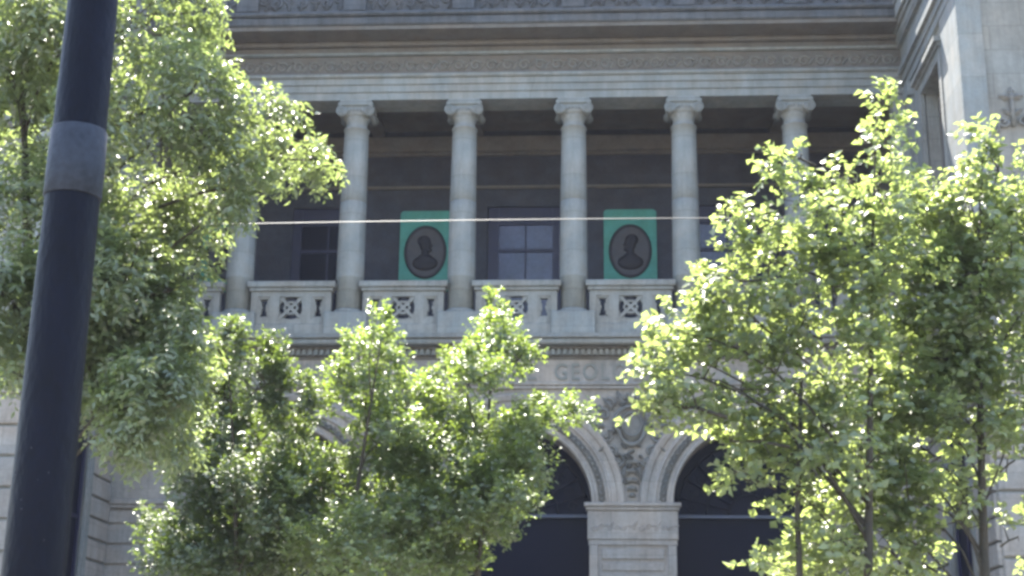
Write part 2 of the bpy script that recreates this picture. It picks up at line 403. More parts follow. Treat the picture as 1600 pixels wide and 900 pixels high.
# frieze, its band and the writing
m = MB(); m.box(-HW, HW, -.06, D1, ZT+.003, 9.54); m.bbox(-HW, HW, -.13, -.057, ZT-.02, ZT+.055, .02); m.bbox(-HW, HW, -.09, -.03, ZT-.09, ZT-.023, .01)
m.build('inscription_frieze', LOWER, B)
for word, XL0, XL1 in (("INSTITUTO", -4.95, -2.45), ("NACIONAL", -2.02, .46), ("GEOLOGICO", .88, 3.80)):
    tc = bpy.data.curves.new('txt', 'FONT'); tc.body = word; tc.size = .50; tc.extrude = .022; tc.offset = .006; tc.space_character = 1.25
    to = bpy.data.objects.new('txt', tc); C.objects.link(to); bpy.context.view_layer.update()
    dg = bpy.context.evaluated_depsgraph_get(); tm = bpy.data.meshes.new_from_object(to.evaluated_get(dg)); bpy.data.objects.remove(to)
    co = np.zeros(len(tm.vertices)*3); tm.vertices.foreach_get('co', co); co = co.reshape(-1, 3)
    zmx = co[:,1].max(); s_x = (XL1-XL0)/(co[:,0].max()-co[:,0].min())
    new = np.stack([XL0+(co[:,0]-co[:,0].min())*s_x, -.062-(co[:,2]+.022)*.8, 9.07+co[:,1]*(.37/zmx)], 1)
    tm.vertices.foreach_set('co', new.ravel()); tm.update(); tm.materials.clear(); tm.materials.append(LETTER)
    io = bpy.data.objects.new('carved_word', tm); C.objects.link(io); io.parent = B
    io['label'] = 'carved capitals reading %s on the frieze' % word

# balcony cornice with dentils
m = MB()
m.box(-HW, HW, -.10, D1, 9.543, 9.60)
m.box(-HW, HW, -.16, D1, 9.603, 9.74)
m.bbox(-HW, HW, -.26, D1, 9.743, 9.80, .02)
m.build('dentil_band', BROWN, B)
m = MB()
m.bbox(-HW, HW, -.50, D1, 9.803, 9.93, .03)
m.bbox(-HW, HW, -.56, D1, 9.933, 9.985, .02)
m.box(-HW, HW, -.47, 3.5, 9.988, 10.06)
o = m.build('balcony_cornice', PLAIN, B)
m = MB(); m.box(-HW+.02, HW-.02, -.175, -.158, 9.62, 9.73); x = -HW+.05
while x < HW-.07:
    m.box(x, x+.075, -.25, -.163, 9.615, 9.735); x += .135
m.build('dentil_row', PLAIN, o)

# balustrades
def panel_fn(x, z):
    # local x in [-.93,.93], z in [0,.78]
    ax_ = abs(x); zc = z-.40
    if ax_ > .83 or z < .07 or z > .71: return 0
    if .30 < ax_ < .42: return 0
    if ax_ <= .30:
        if abs(x) > .27 or abs(zc) > .27: return 0
        r = math.hypot(x, zc)
        if abs(r-.14) < .024 or r < .05: return .03
        if min(abs(x-zc), abs(x+zc)) < .042: return .03
        if r > .27: return .05
        return None
    q = ax_-.63
    if abs(q) > .15 or abs(zc) > .27: return 0
    if abs(q) > .10 or abs(zc) > .22: return .03
    if abs(q) < .035+.25*abs(zc) and abs(zc) < .20 and abs(q) < .095: return None
    return .05
bal = None
for i in range(7):
    X = (i-3)*2.6
    if bal is None:
        m = MB(); grid_relief(m, -.93, .93, 0, .78, .0245, panel_fn, -.06, .10)
        bal = m.build('balustrade', PLAIN, B, (X, -.20, 10.33))
        r = MB(); r.bbox(-1.02, 1.02, -.17, .16, .865, 1.01, .02); r.bbox(-.97, .97, -.12, .12, .785, .862, .015); r.build('handrail', PLAIN, bal)
        q = MB(); q.bbox(-.98, .98, -.11, .14, -.266, -.003, .015); q.build('plinth', PLAIN, bal)
    else: clone(bal, B, (X, -.20, 10.33))

# columns of the loggia
def column():
    m = MB()
    prof = [(.295,10.60),(.295,11.44),(.318,11.46),(.322,11.50)]
    for k in range(13):
        t = k/12; z = 11.52+t*(15.16-11.52); r = .322-.034*t**1.6
        if abs(z-13.35) < .16: z = 13.33; 
        prof.append((r, z))
        if abs(z-13.33) < .01: prof += [(r-.012, 13.335), (r-.012, 13.35), (r, 13.355)]
    prof += [(.31,15.165),(.31,15.195),(.265,15.205),(.245,15.34),(.28,15.42),(.30,15.47)]
    s = m.lathe(prof, 30).build('column', COLS, B)
    c = MB()
    c.lathe([(.26,15.44),(.34,15.50),(.36,15.55),(.34,15.60),(.30,15.61)], 24)
    c.bbox(-.42, .42, -.36, .36, 15.72, 15.80, .02); c.bbox(-.38, .38, -.33, .33, 15.803, 15.868, .015)
    c.box(-.34, .34, -.30, .30, 15.60, 15.718)
    for sx in (-1, 1):
        pts = [(sx*.33, y, 15.58) for y in (-.34, -.2, 0, .2, .34)]
        c.tube(pts, [.125, .10, .085, .10, .125], 16)
        c.scroll(sx*.33, -.35, 15.58, .125, 2.0, .022, PI/2, -sx)
        c.scroll(sx*.33, .35, 15.58, .125, 2.0, .022, PI/2, -sx)
        c.leafy(sx*.25, -.345, 15.50, PI/2 + sx*.5, .14, .05, .03)
    for k in range(5): c.blob((-.16+.08*k, -.345, 15.60), (.032, .035, .05), 6, 4)
    c.build('capital', COLS, s)
    p = MB(); p.lathe([(.36,10.60),(.37,10.64),(.35,10.68),(.33,10.70),(.296,10.71)], 28)
    p.bbox(-.50, .50, -.42, .36, 10.062, 10.597, .02)
    p.build('pedestal', COLS, s)
    return s
c0 = column(); c0.location = (-6.5, .02, 0)
for i in range(1, 6): clone(c0, B, (-6.5+2.6*i, .02, 0))
# half pilasters at the ends
for sx in (-1, 1):
    m = MB(); a, b = sorted((sx*(HW-.003), sx*(HW-.33)))
    m.bbox(a, b, -.26, .30, 11.2, 15.87, .02); m.bbox(a, b, -.36, .36, 10.063, 11.197, .02)
    m.build('end_pilaster', COLS, B)

# entablature above the columns
m = MB()
m.box(-HW, HW, -.28, .45, 15.872, 16.06)
m.box(-HW, HW, -.32, .45, 16.063, 16.24)
m.box(-HW, HW, -.36, .45, 16.243, 16.40)
m.bbox(-HW, HW, -.44, .45, 16.403, 16.50, .03)
m.build('architrave', COLS, B)
m = MB(); m.box(-HW, HW, -.30, .45, 16.503, 16.99); o = m.build('wave_frieze', BROWN, B)
c = MB(); x = -HW+.25; k = 0
while x < HW-.2:
    c.scroll(x, -.31, 16.72, .135, 1.25, .034, .3, 1, .3)
    c.leafy(x+.10, -.305, 16.62, .9, .24, .06, .05); c.leafy(x-.02, -.305, 16.80, 2.6, .15, .05, .05)
    x += .39; k += 1
c.build('scroll_carving', CARVE, o)
m = MB()
m.bbox(-HW, HW, -.42, .45, 16.993, 17.06, .02)
m.build('fillet_moulding', COLS, B)
m = MB()
m.box(-HW, HW, -.38, .45, 17.063, 17.18); m.bbox(-HW, HW, -.55, .45, 17.183, 17.30, .04)
m.box(-HW+.3, HW-.3, -1.14, .45, 17.303, 17.40)
m.build('bed_moulding', BROWN, B)
m = MB()
m.bbox(-HW+.3, HW-.3, -1.20, .45, 17.403, 17.62, .03); m.bbox(-HW+.3, HW-.3, -1.28, .45, 17.623, 17.72, .04)
m.build('main_cornice', DARKST, B)
# carved parapet standing on the cornice
m = MB(); m.box(-HW+.3, HW-.3, -.92, -.45, 17.723, 19.0)
m.bbox(-HW+.3, HW-.3, -1.02, -.40, 17.725, 17.86, .02); m.bbox(-HW+.3, HW-.3, -1.05, -.35, 19.003, 19.2, .03)
for i in range(6): m.bbox(-6.5+2.6*i-.27, -6.5+2.6*i+.27, -1.03, -.91, 17.862, 18.995, .02)
o = m.build('parapet', DARKST, B)
c = MB(); R3 = random.Random(5)
for i in range(7):
    X = (i-3)*2.6; c = MB()
    for k in range(-3, 4):
        x = X+k*.30
        if abs(x) > HW-.5: continue
        c.scroll(x, -.945, 18.10+.10*(k % 2), .13, 1.5, .038, R3.random()*6, 1 if k % 2 else -1)
        c.scroll(x+.1, -.945, 18.45+.06*(k % 2), .13, 1.3, .036, R3.random()*6, -1 if k % 2 else 1)
        c.leafy(x, -.93, 17.92, PI/2+R3.uniform(-.8, .8), .25, .08, .07); c.leafy(x+.1, -.93, 18.5, PI/2+R3.uniform(-2, 2), .3, .08, .07)
    c.build('parapet_carving', DARKST, o)

# loggia interior: back wall, floor, ceiling, windows
wh = [(-1.0, .95, 10.6, 14.5), (-6.1, -4.2, 10.6, 14.5), (4.2, 6.15, 10.6, 14.5)]
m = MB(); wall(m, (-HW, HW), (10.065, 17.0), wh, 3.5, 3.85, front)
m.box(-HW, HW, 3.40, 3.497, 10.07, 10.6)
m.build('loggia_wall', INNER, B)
m = MB(); m.box(-HW, HW, .453, 3.497, 16.62, 16.9)
for i in range(6): m.box(-6.5+2.6*i-.16, -6.5+2.6*i+.16, .455, 3.495, 16.42, 16.617)
m.bbox(-HW, HW, 3.30, 3.498, 15.98, 16.41, .03); m.bbox(-HW, HW, 3.38, 3.497, 15.90, 15.977, .02); m.bbox(-HW, HW, 3.40, 3.499, 14.98, 15.06, .02)
m.build('loggia_ceiling', BROWN, B)
win = None
for X in (0.0, -5.15, 5.175):
    if win is None:
        m = MB(); m.box(-.97, -.70, 3.56, 3.66, 10.62, 14.49); m.box(.70, .97, 3.56, 3.66, 10.62, 14.49); m.box(-.697, .697, 3.56, 3.66, 14.02, 14.49)
        m.box(-.697, .697, 3.57, 3.65, 13.28, 13.37); m.box(-.697, .697, 3.57, 3.65, 12.2, 12.28); m.box(-.025, .025, 3.585, 3.64, 10.62, 14.017)
        win = m.build('loggia_window', FRAME, B, (X-.01, 0, 0))
        g = MB(); g.add([(-.70,3.61,10.62),(.70,3.61,10.62),(.70,3.61,14.03),(-.70,3.61,14.03)], [(0,1,2,3)]); g.build('pane', GLASSL, win)
    else:
        w2 = clone(win, B, (X-.01, 0, 0))
        if X < 0:
            for ch in w2.children:
                ch.data = ch.data.copy(); ch.data.materials.clear(); ch.data.materials.append(GLASSD)

# iron gates with fanlights filling the arches, dark porch behind
gate = None
for ax in AXS:
    if gate is None:
        m = MB()
        for k in range(1, 12):
            a = PI*k/12; m.tube([(.45*math.cos(a), .60, 6.12+.45*math.sin(a)), (1.66*math.cos(a), .60, 6.12+1.66*math.sin(a))], .016, 6)
        for r in (.45, .95, 1.6):
            m.tube([(r*math.cos(PI*i/24), .60, 6.14+r*math.sin(PI*i/24)) for i in range(25)], .02, 6)
        for k in range(12):
            a = PI*(k+.5)/12; m.scroll(1.27*math.cos(a), .60, 6.14+1.27*math.sin(a), .13, 1.2, .014, a)
        gate = m.build('arch_gate', IRON, B, (ax, 0, 0))
        t = MB(); t.box(-AR-.01, AR+.01, .54, .66, 6.05, 6.12); t.build('transom_bar', TRANS, gate)
        g = MB(); n = 24
        vs = [(AR*math.cos(PI*i/n), .70, 6.29+AR*math.sin(PI*i/n)) for i in range(n+1)] + [(-AR, .70, .1), (AR, .70, .1)]
        g.add(vs, [tuple(range(n+3))]); g.build('pane', GLASSD, gate)
    else: clone(gate, B, (ax, 0, 0))
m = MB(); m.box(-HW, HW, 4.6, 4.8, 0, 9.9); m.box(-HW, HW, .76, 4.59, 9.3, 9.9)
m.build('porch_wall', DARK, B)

# roof and body
m = MB()
m.box(-HW, HW, -.44, 16, 17.725, 18.2); m.box(-HW, HW, 15.6, 16, 0, 17.72); m.box(-HW+1, HW-1, 5, 15, 18.2, 20.4)
m.build('roof', ROOF, B)

# ------------------------------------------------------------------ wings
WY = -5.3
def wing(sx, label):
    wx0, wx1 = sx*HW, sx*20.0
    side = lambda u, d, z: (sx*(HW+d), u, z)             # u runs along y, d goes into the wall
    fr = lambda u, d, z: (sx*u, WY+d, z)                 # u = distance from the centre axis
    m = MB()
    sh = [(-3.70, -1.95, 11.3, 15.10), (-3.50, -1.70, 3.2, 8.15)]
    fh = [(10.55, 12.35, 9.9+1.3, 12.7), (10.7, 12.2, 3.2, 7.6), (14.3, 16.1, 11.2, 12.7), (14.4, 15.9, 3.2, 7.6)]
    wall(m, (WY+.002, 16), (0, 20.6), sh, 0, .45, side)
    wall(m, (HW+.002, 20), (0, 20.6), fh, 0, .45, fr)
    a, b = sorted((wx1, sx*19.6)); m.box(a, b, WY+.46, 16, 0, 20.6)
    a, b = sorted((sx*(HW+.46), sx*19.59)); m.box(a, b, WY+.46, 15.9, 20.2, 20.5)
    w = m.build('wing', STONE, B); w['label'] = label
    # mouldings, pilasters
    m = MB()
    def sbox(u0, u1, d, z0, z1):                          # proud band on the side face
        a, b = sorted((sx*(HW-d), sx*(HW+.01))); m.box(a, b, u0, u1, z0, z1)
    def fbox(u0, u1, d, z0, z1, back=0):
        a, b = sorted((sx*u0, sx*u1)); m.box(a, b, WY-d, WY+.01-back, z0, z1)
    # corner strip wraps both faces
    for (z0, z1) in ((10.42, 15.86), ):
        sbox(-5.297, -3.98, .07, z0, z1); fbox(HW-.068, HW+.42, .08, z0, z1)
        sbox(-1.70, -1.15, .05, z0, z1); sbox(-.95, -.52, .09, z0+.8, z1-.35)
    for u0, u1 in ((-1.0, -.45),): sbox(u0, u1, .15, 15.52, 15.86); 
    # string course at balcony level
    for d, z0, z1 in ((.06,9.50,9.60),(.12,9.603,9.72),(.26,9.723,9.85),(.34,9.853,9.97),(.20,9.973,10.12),(.10,10.123,10.42),(.05,8.92,9.02)):
        sbox(WY-d, -.6 if z0 > 9.3 else -.15, d, z0, z1); fbox(HW-d+.001, 20, d-.001, z0+.001, z1-.001)
    # architrave and cornice of the wing
    for d, z0, z1 in ((.08,15.88,16.08),(.12,16.083,16.28),(.20,16.283,16.44),(.10,16.443,16.98),(.20,16.983,17.06),(.22,17.063,17.25),(.28,17.253,17.36),(.36,17.363,17.66),(.40,17.663,17.76)):
        sbox(WY-d, -.02 if d < .3 else .4, d, z0, z1); fbox(HW-d+.001, 20, d-.001, z0+.001, z1-.001)
    m.build('wing_moulding', COLS, w)
    # rusticated lower storey
    m = MB()
    rust(m, -1.45, -.16, .4, 8.9, 0, side); rust(m, WY+.0, -3.80, .4, 8.9, 0, side)
    rust(m, -3.78, -1.47, 8.45, 8.9, 0, side)
    rust(m, HW+.01, 10.45, .4, 8.9, 0, fr, row=.60); rust(m, 12.5, 14.2, .4, 8.9, 0, fr, row=.60); rust(m, 10.46, 12.49, 7.9, 8.9, 0, fr)
    m.build('rustication', LOWER, w)
    # windows of the side face
    for (u0, u1, z0, z1) in sh:
        m = MB()
        def s2(a0, a1, d0, d1, q0, q1):
            p, q = sorted((sx*(HW+d0), sx*(HW+d1))); m.box(p, q, a0, a1, q0, q1)
        s2(u0-.22, u0, -.09, .02, z0-.1, z1+.22); s2(u1, u1+.22, -.09, .02, z0-.1, z1+.22); s2(u0+.002, u1-.002, -.09, .02, z1+.001, z1+.22)
        s2(u0-.32, u1+.32, -.22, .02, z1+.30, z1+.42); s2(u0-.27, u1+.27, -.14, .02, z1+.222, z1+.298); s2(u0-.3, u1+.3, -.16, .02, z0-.22, z0-.102)
        f = m.build('side_window', PLAIN, w)
        dq = 0 if z1 > 10 else -.24
        _s2 = s2
        def s2(a0, a1, d0, d1, q0, q1): _s2(a0, a1, d0+dq, d1+dq, q0, q1)
        m = MB()
        s2(u0+.003, u0+.10, .28, .34, z0, z1); s2(u1-.10, u1-.003, .28, .34, z0, z1); s2(u0+.102, u1-.102, .28, .34, z1-.5, z1-.003)
        uc = (u0+u1)/2; s2(uc-.04, uc+.04, .29, .335, z0, z1-.502)
        s2(u0+.102, uc-.042, .29, .335, (z0+z1)/2, (z0+z1)/2+.07); s2(uc+.042, u1-.102, .29, .335, (z0+z1)/2, (z0+z1)/2+.07)
        m.build('sash_frame', FRAME if z1 < 10 else BROWN, f)
        m = MB(); xx = sx*(HW+.33+dq)
        m.add([(xx,u0,z0),(xx,u1,z0),(xx,u1,z1),(xx,u0,z1)], [(0,1,2,3)]); m.build('pane', GLASSD if z1 < 10 else GLASSL, f)
    for (u0, u1, z0, z1) in fh:
        m = MB(); 
        def f2(a0, a1, d0, d1, q0, q1):
            p, q = sorted((sx*a0, sx*a1)); m.box(p, q, WY+d0, WY+d1, q0, q1)
        f2(u0-.2, u0, -.09, .02, z0-.1, z1+.2); f2(u1, u1+.2, -.09, .02, z0-.1, z1+.2); f2(u0+.002, u1-.002, -.09, .02, z1+.001, z1+.2)
        f2(u0-.3, u1+.3, -.20, .02, z1+.203, z1+.30)
        f = m.build('front_window', PLAIN, w)
        m = MB(); p, q = sorted((sx*u0, sx*u1)); m.add([(p,WY+.3,z0),(q,WY+.3,z0),(q,WY+.3,z1),(p,WY+.3,z1)], [(0,1,2,3)]); m.build('pane', GLASSD, f)
    # carved fleuron on the front face
    c = MB(); X = sx*9.98
    c.tube([(X, WY-.05, 12.9), (X, WY-.05, 13.6)], .045, 8)
    for s_ in (-1, 1):
        c.leafy(X, WY-.03, 13.50, PI/2-s_*1.35, .26, .08, .06); c.leafy(X, WY-.03, 13.15, PI/2-s_*1.0, .24, .07, .06)
        c.scroll(X+s_*.20, WY-.05, 13.0, .12, 1.3, .035, 0, s_); c.scroll(X+s_*.38, WY-.05, 12.85, .10, 1.3, .03, 1, s_)
    c.leafy(X, WY-.03, 13.55, PI/2, .2, .07, .06); c.blob((X, WY-.04, 13.5), (.07, .07, .07))
    c.build('carved_fleuron', CARVE, w)
    return w
wing(1, 'right wing of pale grey stone projecting beside the loggia')
wing(-1, 'left wing of grey stone projecting behind the dark pole')

# ------------------------------------------------------------------ teal portrait banners on the loggia wall
def banner(X, kind, label):
    t = empty('portrait_banner', (X, 3.42, 12.2)); tag(t, label, 'banner', 'teal portrait banners hung in the loggia')
    w, h, r = .675, 2.16, .10; vs = []
    prof = [(-w, 0), (w, 0)] + [(w-r+r*math.cos(a), h-r+r*math.sin(a)) for a in [PI/2*i/5 for i in range(6)]] + [(-w+r+r*math.cos(a), h-r+r*math.sin(a)) for a in [PI/2+PI/2*i/5 for i in range(6)]]
    n = len(prof); m = MB()
    m.add([(x, -.02, z) for x, z in prof] + [(x, .02, z) for x, z in prof], [tuple(range(n)), tuple(range(2*n-1, n-1, -1))] + [(i, n+i, n+(i+1) % n, (i+1) % n) for i in range(n)])
    m.build('cloth', TEAL, t)
    m = MB(); K = 36; cz = 1.03
    rings = [(.545, -.03), (.55, -.05), (.50, -.055), (.475, -.045)]
    vs = []
    for rr, y in rings:
        for i in range(K):
            a = 2*PI*i/K; vs.append((rr*math.cos(a), y, cz+(rr+.17)*math.sin(a)))
    m.add(vs, [(j*K+i, j*K+(i+1) % K, (j+1)*K+(i+1) % K, (j+1)*K+i) for j in range(3) for i in range(K)], True)
    m.build('oval_frame', MEDAL, t)
    m = MB(); m.add([(.48*math.cos(2*PI*i/K), -.035, cz+.65*math.sin(2*PI*i/K)) for i in range(K)], [tuple(range(K))])
    m.build('medallion', MEDAL2, t)
    m = MB(); s_ = -1 if kind else 1                      # bust in low relief
    m.blob((0, -.045, cz+.20), (.15, .05, .20), 14, 9); m.blob((s_*.04, -.05, cz+.30), (.17, .05, .15), 14, 9)
    m.blob((-s_*.15, -.05, cz+.17), (.035, .03, .035), 8, 5); m.blob((-s_*.10, -.045, cz+.05), (.07, .04, .06), 8, 5)
    m.blob((0, -.045, cz-.02), (.10, .05, .16), 12, 7); m.blob((0, -.05, cz-.30), (.33, .05, .20), 16, 8); m.blob((0, -.045, cz-.18), (.20, .06, .14), 12, 7)
    m.build('bust', MEDAL, t)
banner(2.68, 0, 'teal banner with dark oval bust portrait, fully visible between columns right of the central window')
banner(-2.58, 1, 'teal banner with dark oval bust portrait, partly behind a column left of the central window')
banner(-7.75, 1, 'teal banner glimpsed through the leaves at the far left of the loggia')

# ------------------------------------------------------------------ pole and cable
P = empty('street_pole', (-.158, -27.04, 0)); tag(P, 'thick dark navy metal pole with a worn grey sleeve in the foreground', 'pole')
m = MB()
prof = [(.16,0),(.16,.5),(.135,.53),(.128,.55)] + [(.128-.0060*z, z) for z in (1.0,2.0,3.0,3.5,4.0,5.0,6.0,7.5)] + [(.05,7.55)]
m.lathe(prof, 36); sh_ = m.build('shaft', POLE, P)
m = MB(); Rf = random.Random(9)
for _ in range(16):
    z = Rf.uniform(2.0, 2.8); a = Rf.uniform(-2.6, -.6); rr = .128-.0060*z; q = Rf.uniform(.0015, .004)
    m.blob((rr*math.cos(a), rr*math.sin(a), z), (q, q, q*Rf.uniform(1, 2.5)), 5, 3)
tag(m.build('reflection_flecks', FLECK, sh_), kind='stuff')  # pale specks put on the shaft for leaf reflections
m = MB(); m.lathe([(.110,3.585),(.1135,3.59),(.1128,3.70),(.1115,3.87),(.108,3.875)], 36); sv = m.build('sleeve', BAND, P)
m = MB(); n = 60; pts = []
for i in range(n+1):
    x = -24+48*i/n; pts.append((x, -8, 10.128 + .0022*(x-2.6)**2*(.35 if x > 2.6 else 1) - (.06 if -6.9 < x < -99 else 0)))
# gentle sag to the left, nearly level to the right
pts = [(x, y, 10.128 - .0009*(x-2.6)**2*(1 if x < 2.6 else 1.3)) for x, y, z in pts]
tag(m.tube(pts, .0085, 6).build('overhead_cable', CABLE), 'thin pale cable crossing in front of the loggia columns', 'cable')

# ------------------------------------------------------------------ added veil
hm = bpy.data.materials.new('glare_veil'); hm.use_nodes = True; hm.node_tree.nodes.clear()
hv = hm.node_tree.nodes.new('ShaderNodeVolumePrincipled'); hv.inputs['Density'].default_value = .00026; hv.inputs['Anisotropy'].default_value = 0
hv.inputs['Color'].default_value = (.80, .84, 1, 1)
hmo = hm.node_tree.nodes.new('ShaderNodeOutputMaterial'); hm.node_tree.links.new(hv.outputs[0], hmo.inputs['Volume'])
tag(MB().box(-640, 640, -640, 640, -1, 26).build('glare_veil', hm), kind='stuff')  # thin volume added to lift the blacks like lens veil

# ------------------------------------------------------------------ trees
def tree(name, label, cat, base, blobs, leafmat, seed, size, aspect, per, nl, twig, droop, trunk_r, group=None, extra=(), up=.5):
    rng = np.random.default_rng(seed); R = random.Random(seed)
    T = empty(name, base); tag(T, label, cat, group)
    bx, by, _ = base
    bl = np.array(blobs)
    # trunk and limbs
    m = MB(); zt = max(b[2] for b in blobs); zmid = 1.9
    lo = [b for b in blobs]; cx = np.mean(bl[:, 0]); cyy = np.mean(bl[:, 1])
    top = max(blobs, key=lambda b: b[2])
    K = 12; spine = []
    for i in range(K+1):
        t = i/K
        x = bx*(1-t**2.2)+top[0]*t**2.2 + .05*math.sin(5*t+seed); y = by*(1-t**2)+top[1]*t**2 + .05*math.cos(4*t+seed); z = t*(top[2]-.1)
        spine.append(Vector((x-bx, y-by, z)))
    m.tube(spine, [max(.012, trunk_r*(1-.93*(i/K)**.9)) for i in range(K+1)], 9)
    segs = []
    for b in blobs:
        tgt = Vector((b[0]-bx, b[1]-by, b[2]))
        zz = max(1.3, tgt.z-.35-.75*math.hypot(tgt.x, tgt.y)); t = min(.98, zz/(top[2]-.1)); i = min(K-1, int(t*K)); s0 = spine[i].lerp(spine[i+1], t*K-i)
        L = (tgt-s0).length; pts = []
        j = Vector((R.uniform(-.15,.15), R.uniform(-.15,.15), .12+.1*R.random()))*L
        for q in range(7):
            w = q/6; pts.append(s0.lerp(tgt, w) + j*math.sin(PI*w))
        r0 = min(trunk_r*.25, .005+.0048*L)
        if R.random() < .45: pts = pts[4:]
        m.tube(pts, [r0*(1-.8*q/6)+.004 for q in range(len(pts))], 6)
        for _k in range(int(5*b[6])+1):
            p0 = pts[R.randint(len(pts)//2, len(pts)-1)]; d = Vector((R.gauss(0,1)*b[3], R.gauss(0,1)*b[4], R.gauss(.3,1)*b[5]))*.55
            m.tube([p0, p0+d*.5+Vector((0,0,.04)), p0+d], [.009, .007, .003], 5)
    for e in extra: m.tube([Vector(p)-Vector(base) for p in e[0]], e[1], 7)
    m.build('trunk', BARK, T)
    # leaves: little sprays of folded leaves through every clump
    O = []; Dn = []; TT = []; OUT = []
    for (x, y, z, rx, ry, rz, w) in blobs:
        n = int(per*w*(rx*rz*2.6+rx*ry+ry*rz+.02)*1.35)+6
        d = rng.normal(size=(n, 3)); d /= np.linalg.norm(d, axis=1)[:, None]
        lump = .78+.30*np.sin(d[:,0]*5+seed+x)*np.sin(d[:,2]*6+z)+.12*rng.normal(size=n)
        K2 = max(5, int((6+15*rx*rz)*w)+1); sc = rng.normal(size=(K2, 3)); sc /= np.linalg.norm(sc, axis=1)[:, None]; sc *= (.45+.55*rng.random(K2))[:, None]
        pick = rng.integers(0, K2, n); dd = sc[pick] + rng.normal(size=(n, 3))*.24*(.6+.8*rng.random(K2))[pick][:, None]
        rad0 = np.linalg.norm(dd, axis=1); d = dd/(rad0[:, None]+1e-6)
        rad = np.minimum(rad0, .98+.12*rng.random(n))
        # fingers: some sprays reach past the clump
        rad = np.where(rng.random(n) < .06, rad*1.22, rad)
        p = np.stack([x+d[:,0]*rx*rad, y+d[:,1]*ry*rad, z+d[:,2]*rz*rad], 1)
        dr = d + np.array([0, 0, up-droop]) + .55*rng.normal(size=(n, 3)); dr /= np.linalg.norm(dr, axis=1)[:, None]
        O.append(p); OUT.append(d); Dn.append(dr); TT.append(np.clip(.4*rad+.25+.2*rng.normal(size=n)+.25*(rng.random(K2)-.5)[pick] + .1*np.sin(3*p[:,0]+2*p[:,2]), 0, 1))
    O = np.concatenate(O); OUT = np.concatenate(OUT); Dn = np.concatenate(Dn); TT = np.concatenate(TT); n = len(O)
    V = []; tint = []
    for k in range(nl):
        t = (k+.5)/nl
        pos = O + Dn*(twig*t) - np.array([0,0,1])*(droop*twig*t*t*.9)
        side = 1 if k % 2 else -1
        h = np.cross(Dn, [0,0,1.]); h /= (np.linalg.norm(h, axis=1)[:, None]+1e-6)
        ax = Dn*.55 + side*h*.8 + .35*rng.normal(size=(n, 3)) - np.array([0,0,droop*.5+.1]); ax /= np.linalg.norm(ax, axis=1)[:, None]
        nr = np.array([0,0,1.]) + .75*OUT + .6*rng.normal(size=(n, 3)); nr -= ax*np.sum(nr*ax, 1)[:, None]; nr /= np.linalg.norm(nr, axis=1)[:, None]
        sd = np.cross(ax, nr)
        L = size*(.5+.9*rng.random(n)**1.3)[:, None]; Wd = L*aspect*.5
        b0 = pos; mid = pos+ax*L*.45; tip = pos+ax*L - nr*L*.18
        l1 = mid+sd*Wd+nr*Wd*.35; r1 = mid-sd*Wd+nr*Wd*.35
        V.append(np.stack([b0, l1, tip, r1], 1)); tint.append(np.clip(TT+.18*rng.normal(size=n), 0, 1))
    V = np.concatenate(V).reshape(-1, 3) - np.array(base); tint = np.concatenate(tint); q = len(tint)
    me = bpy.data.meshes.new('crown')
    me.vertices.add(len(V)); me.vertices.foreach_set('co', V.astype(np.float32).ravel())
    idx = np.arange(q)[:, None]*4; tri = np.concatenate([idx+[0,1,2], idx+[0,2,3]], 1).reshape(-1)
    me.loops.add(len(tri)); me.loops.foreach_set('vertex_index', tri.astype(np.int32))
    me.polygons.add(q*2); me.polygons.foreach_set('loop_start', (np.arange(q*2)*3).astype(np.int32))
    me.update(calc_edges=True)
    at = me.attributes.new('tint', 'FLOAT', 'FACE'); at.data.foreach_set('value', np.repeat(tint, 2).astype(np.float32))
    me.materials.append(leafmat)
    o = bpy.data.objects.new('crown', me); C.objects.link(o); o.parent = T
    print(name, 'leaves', q)
    return T
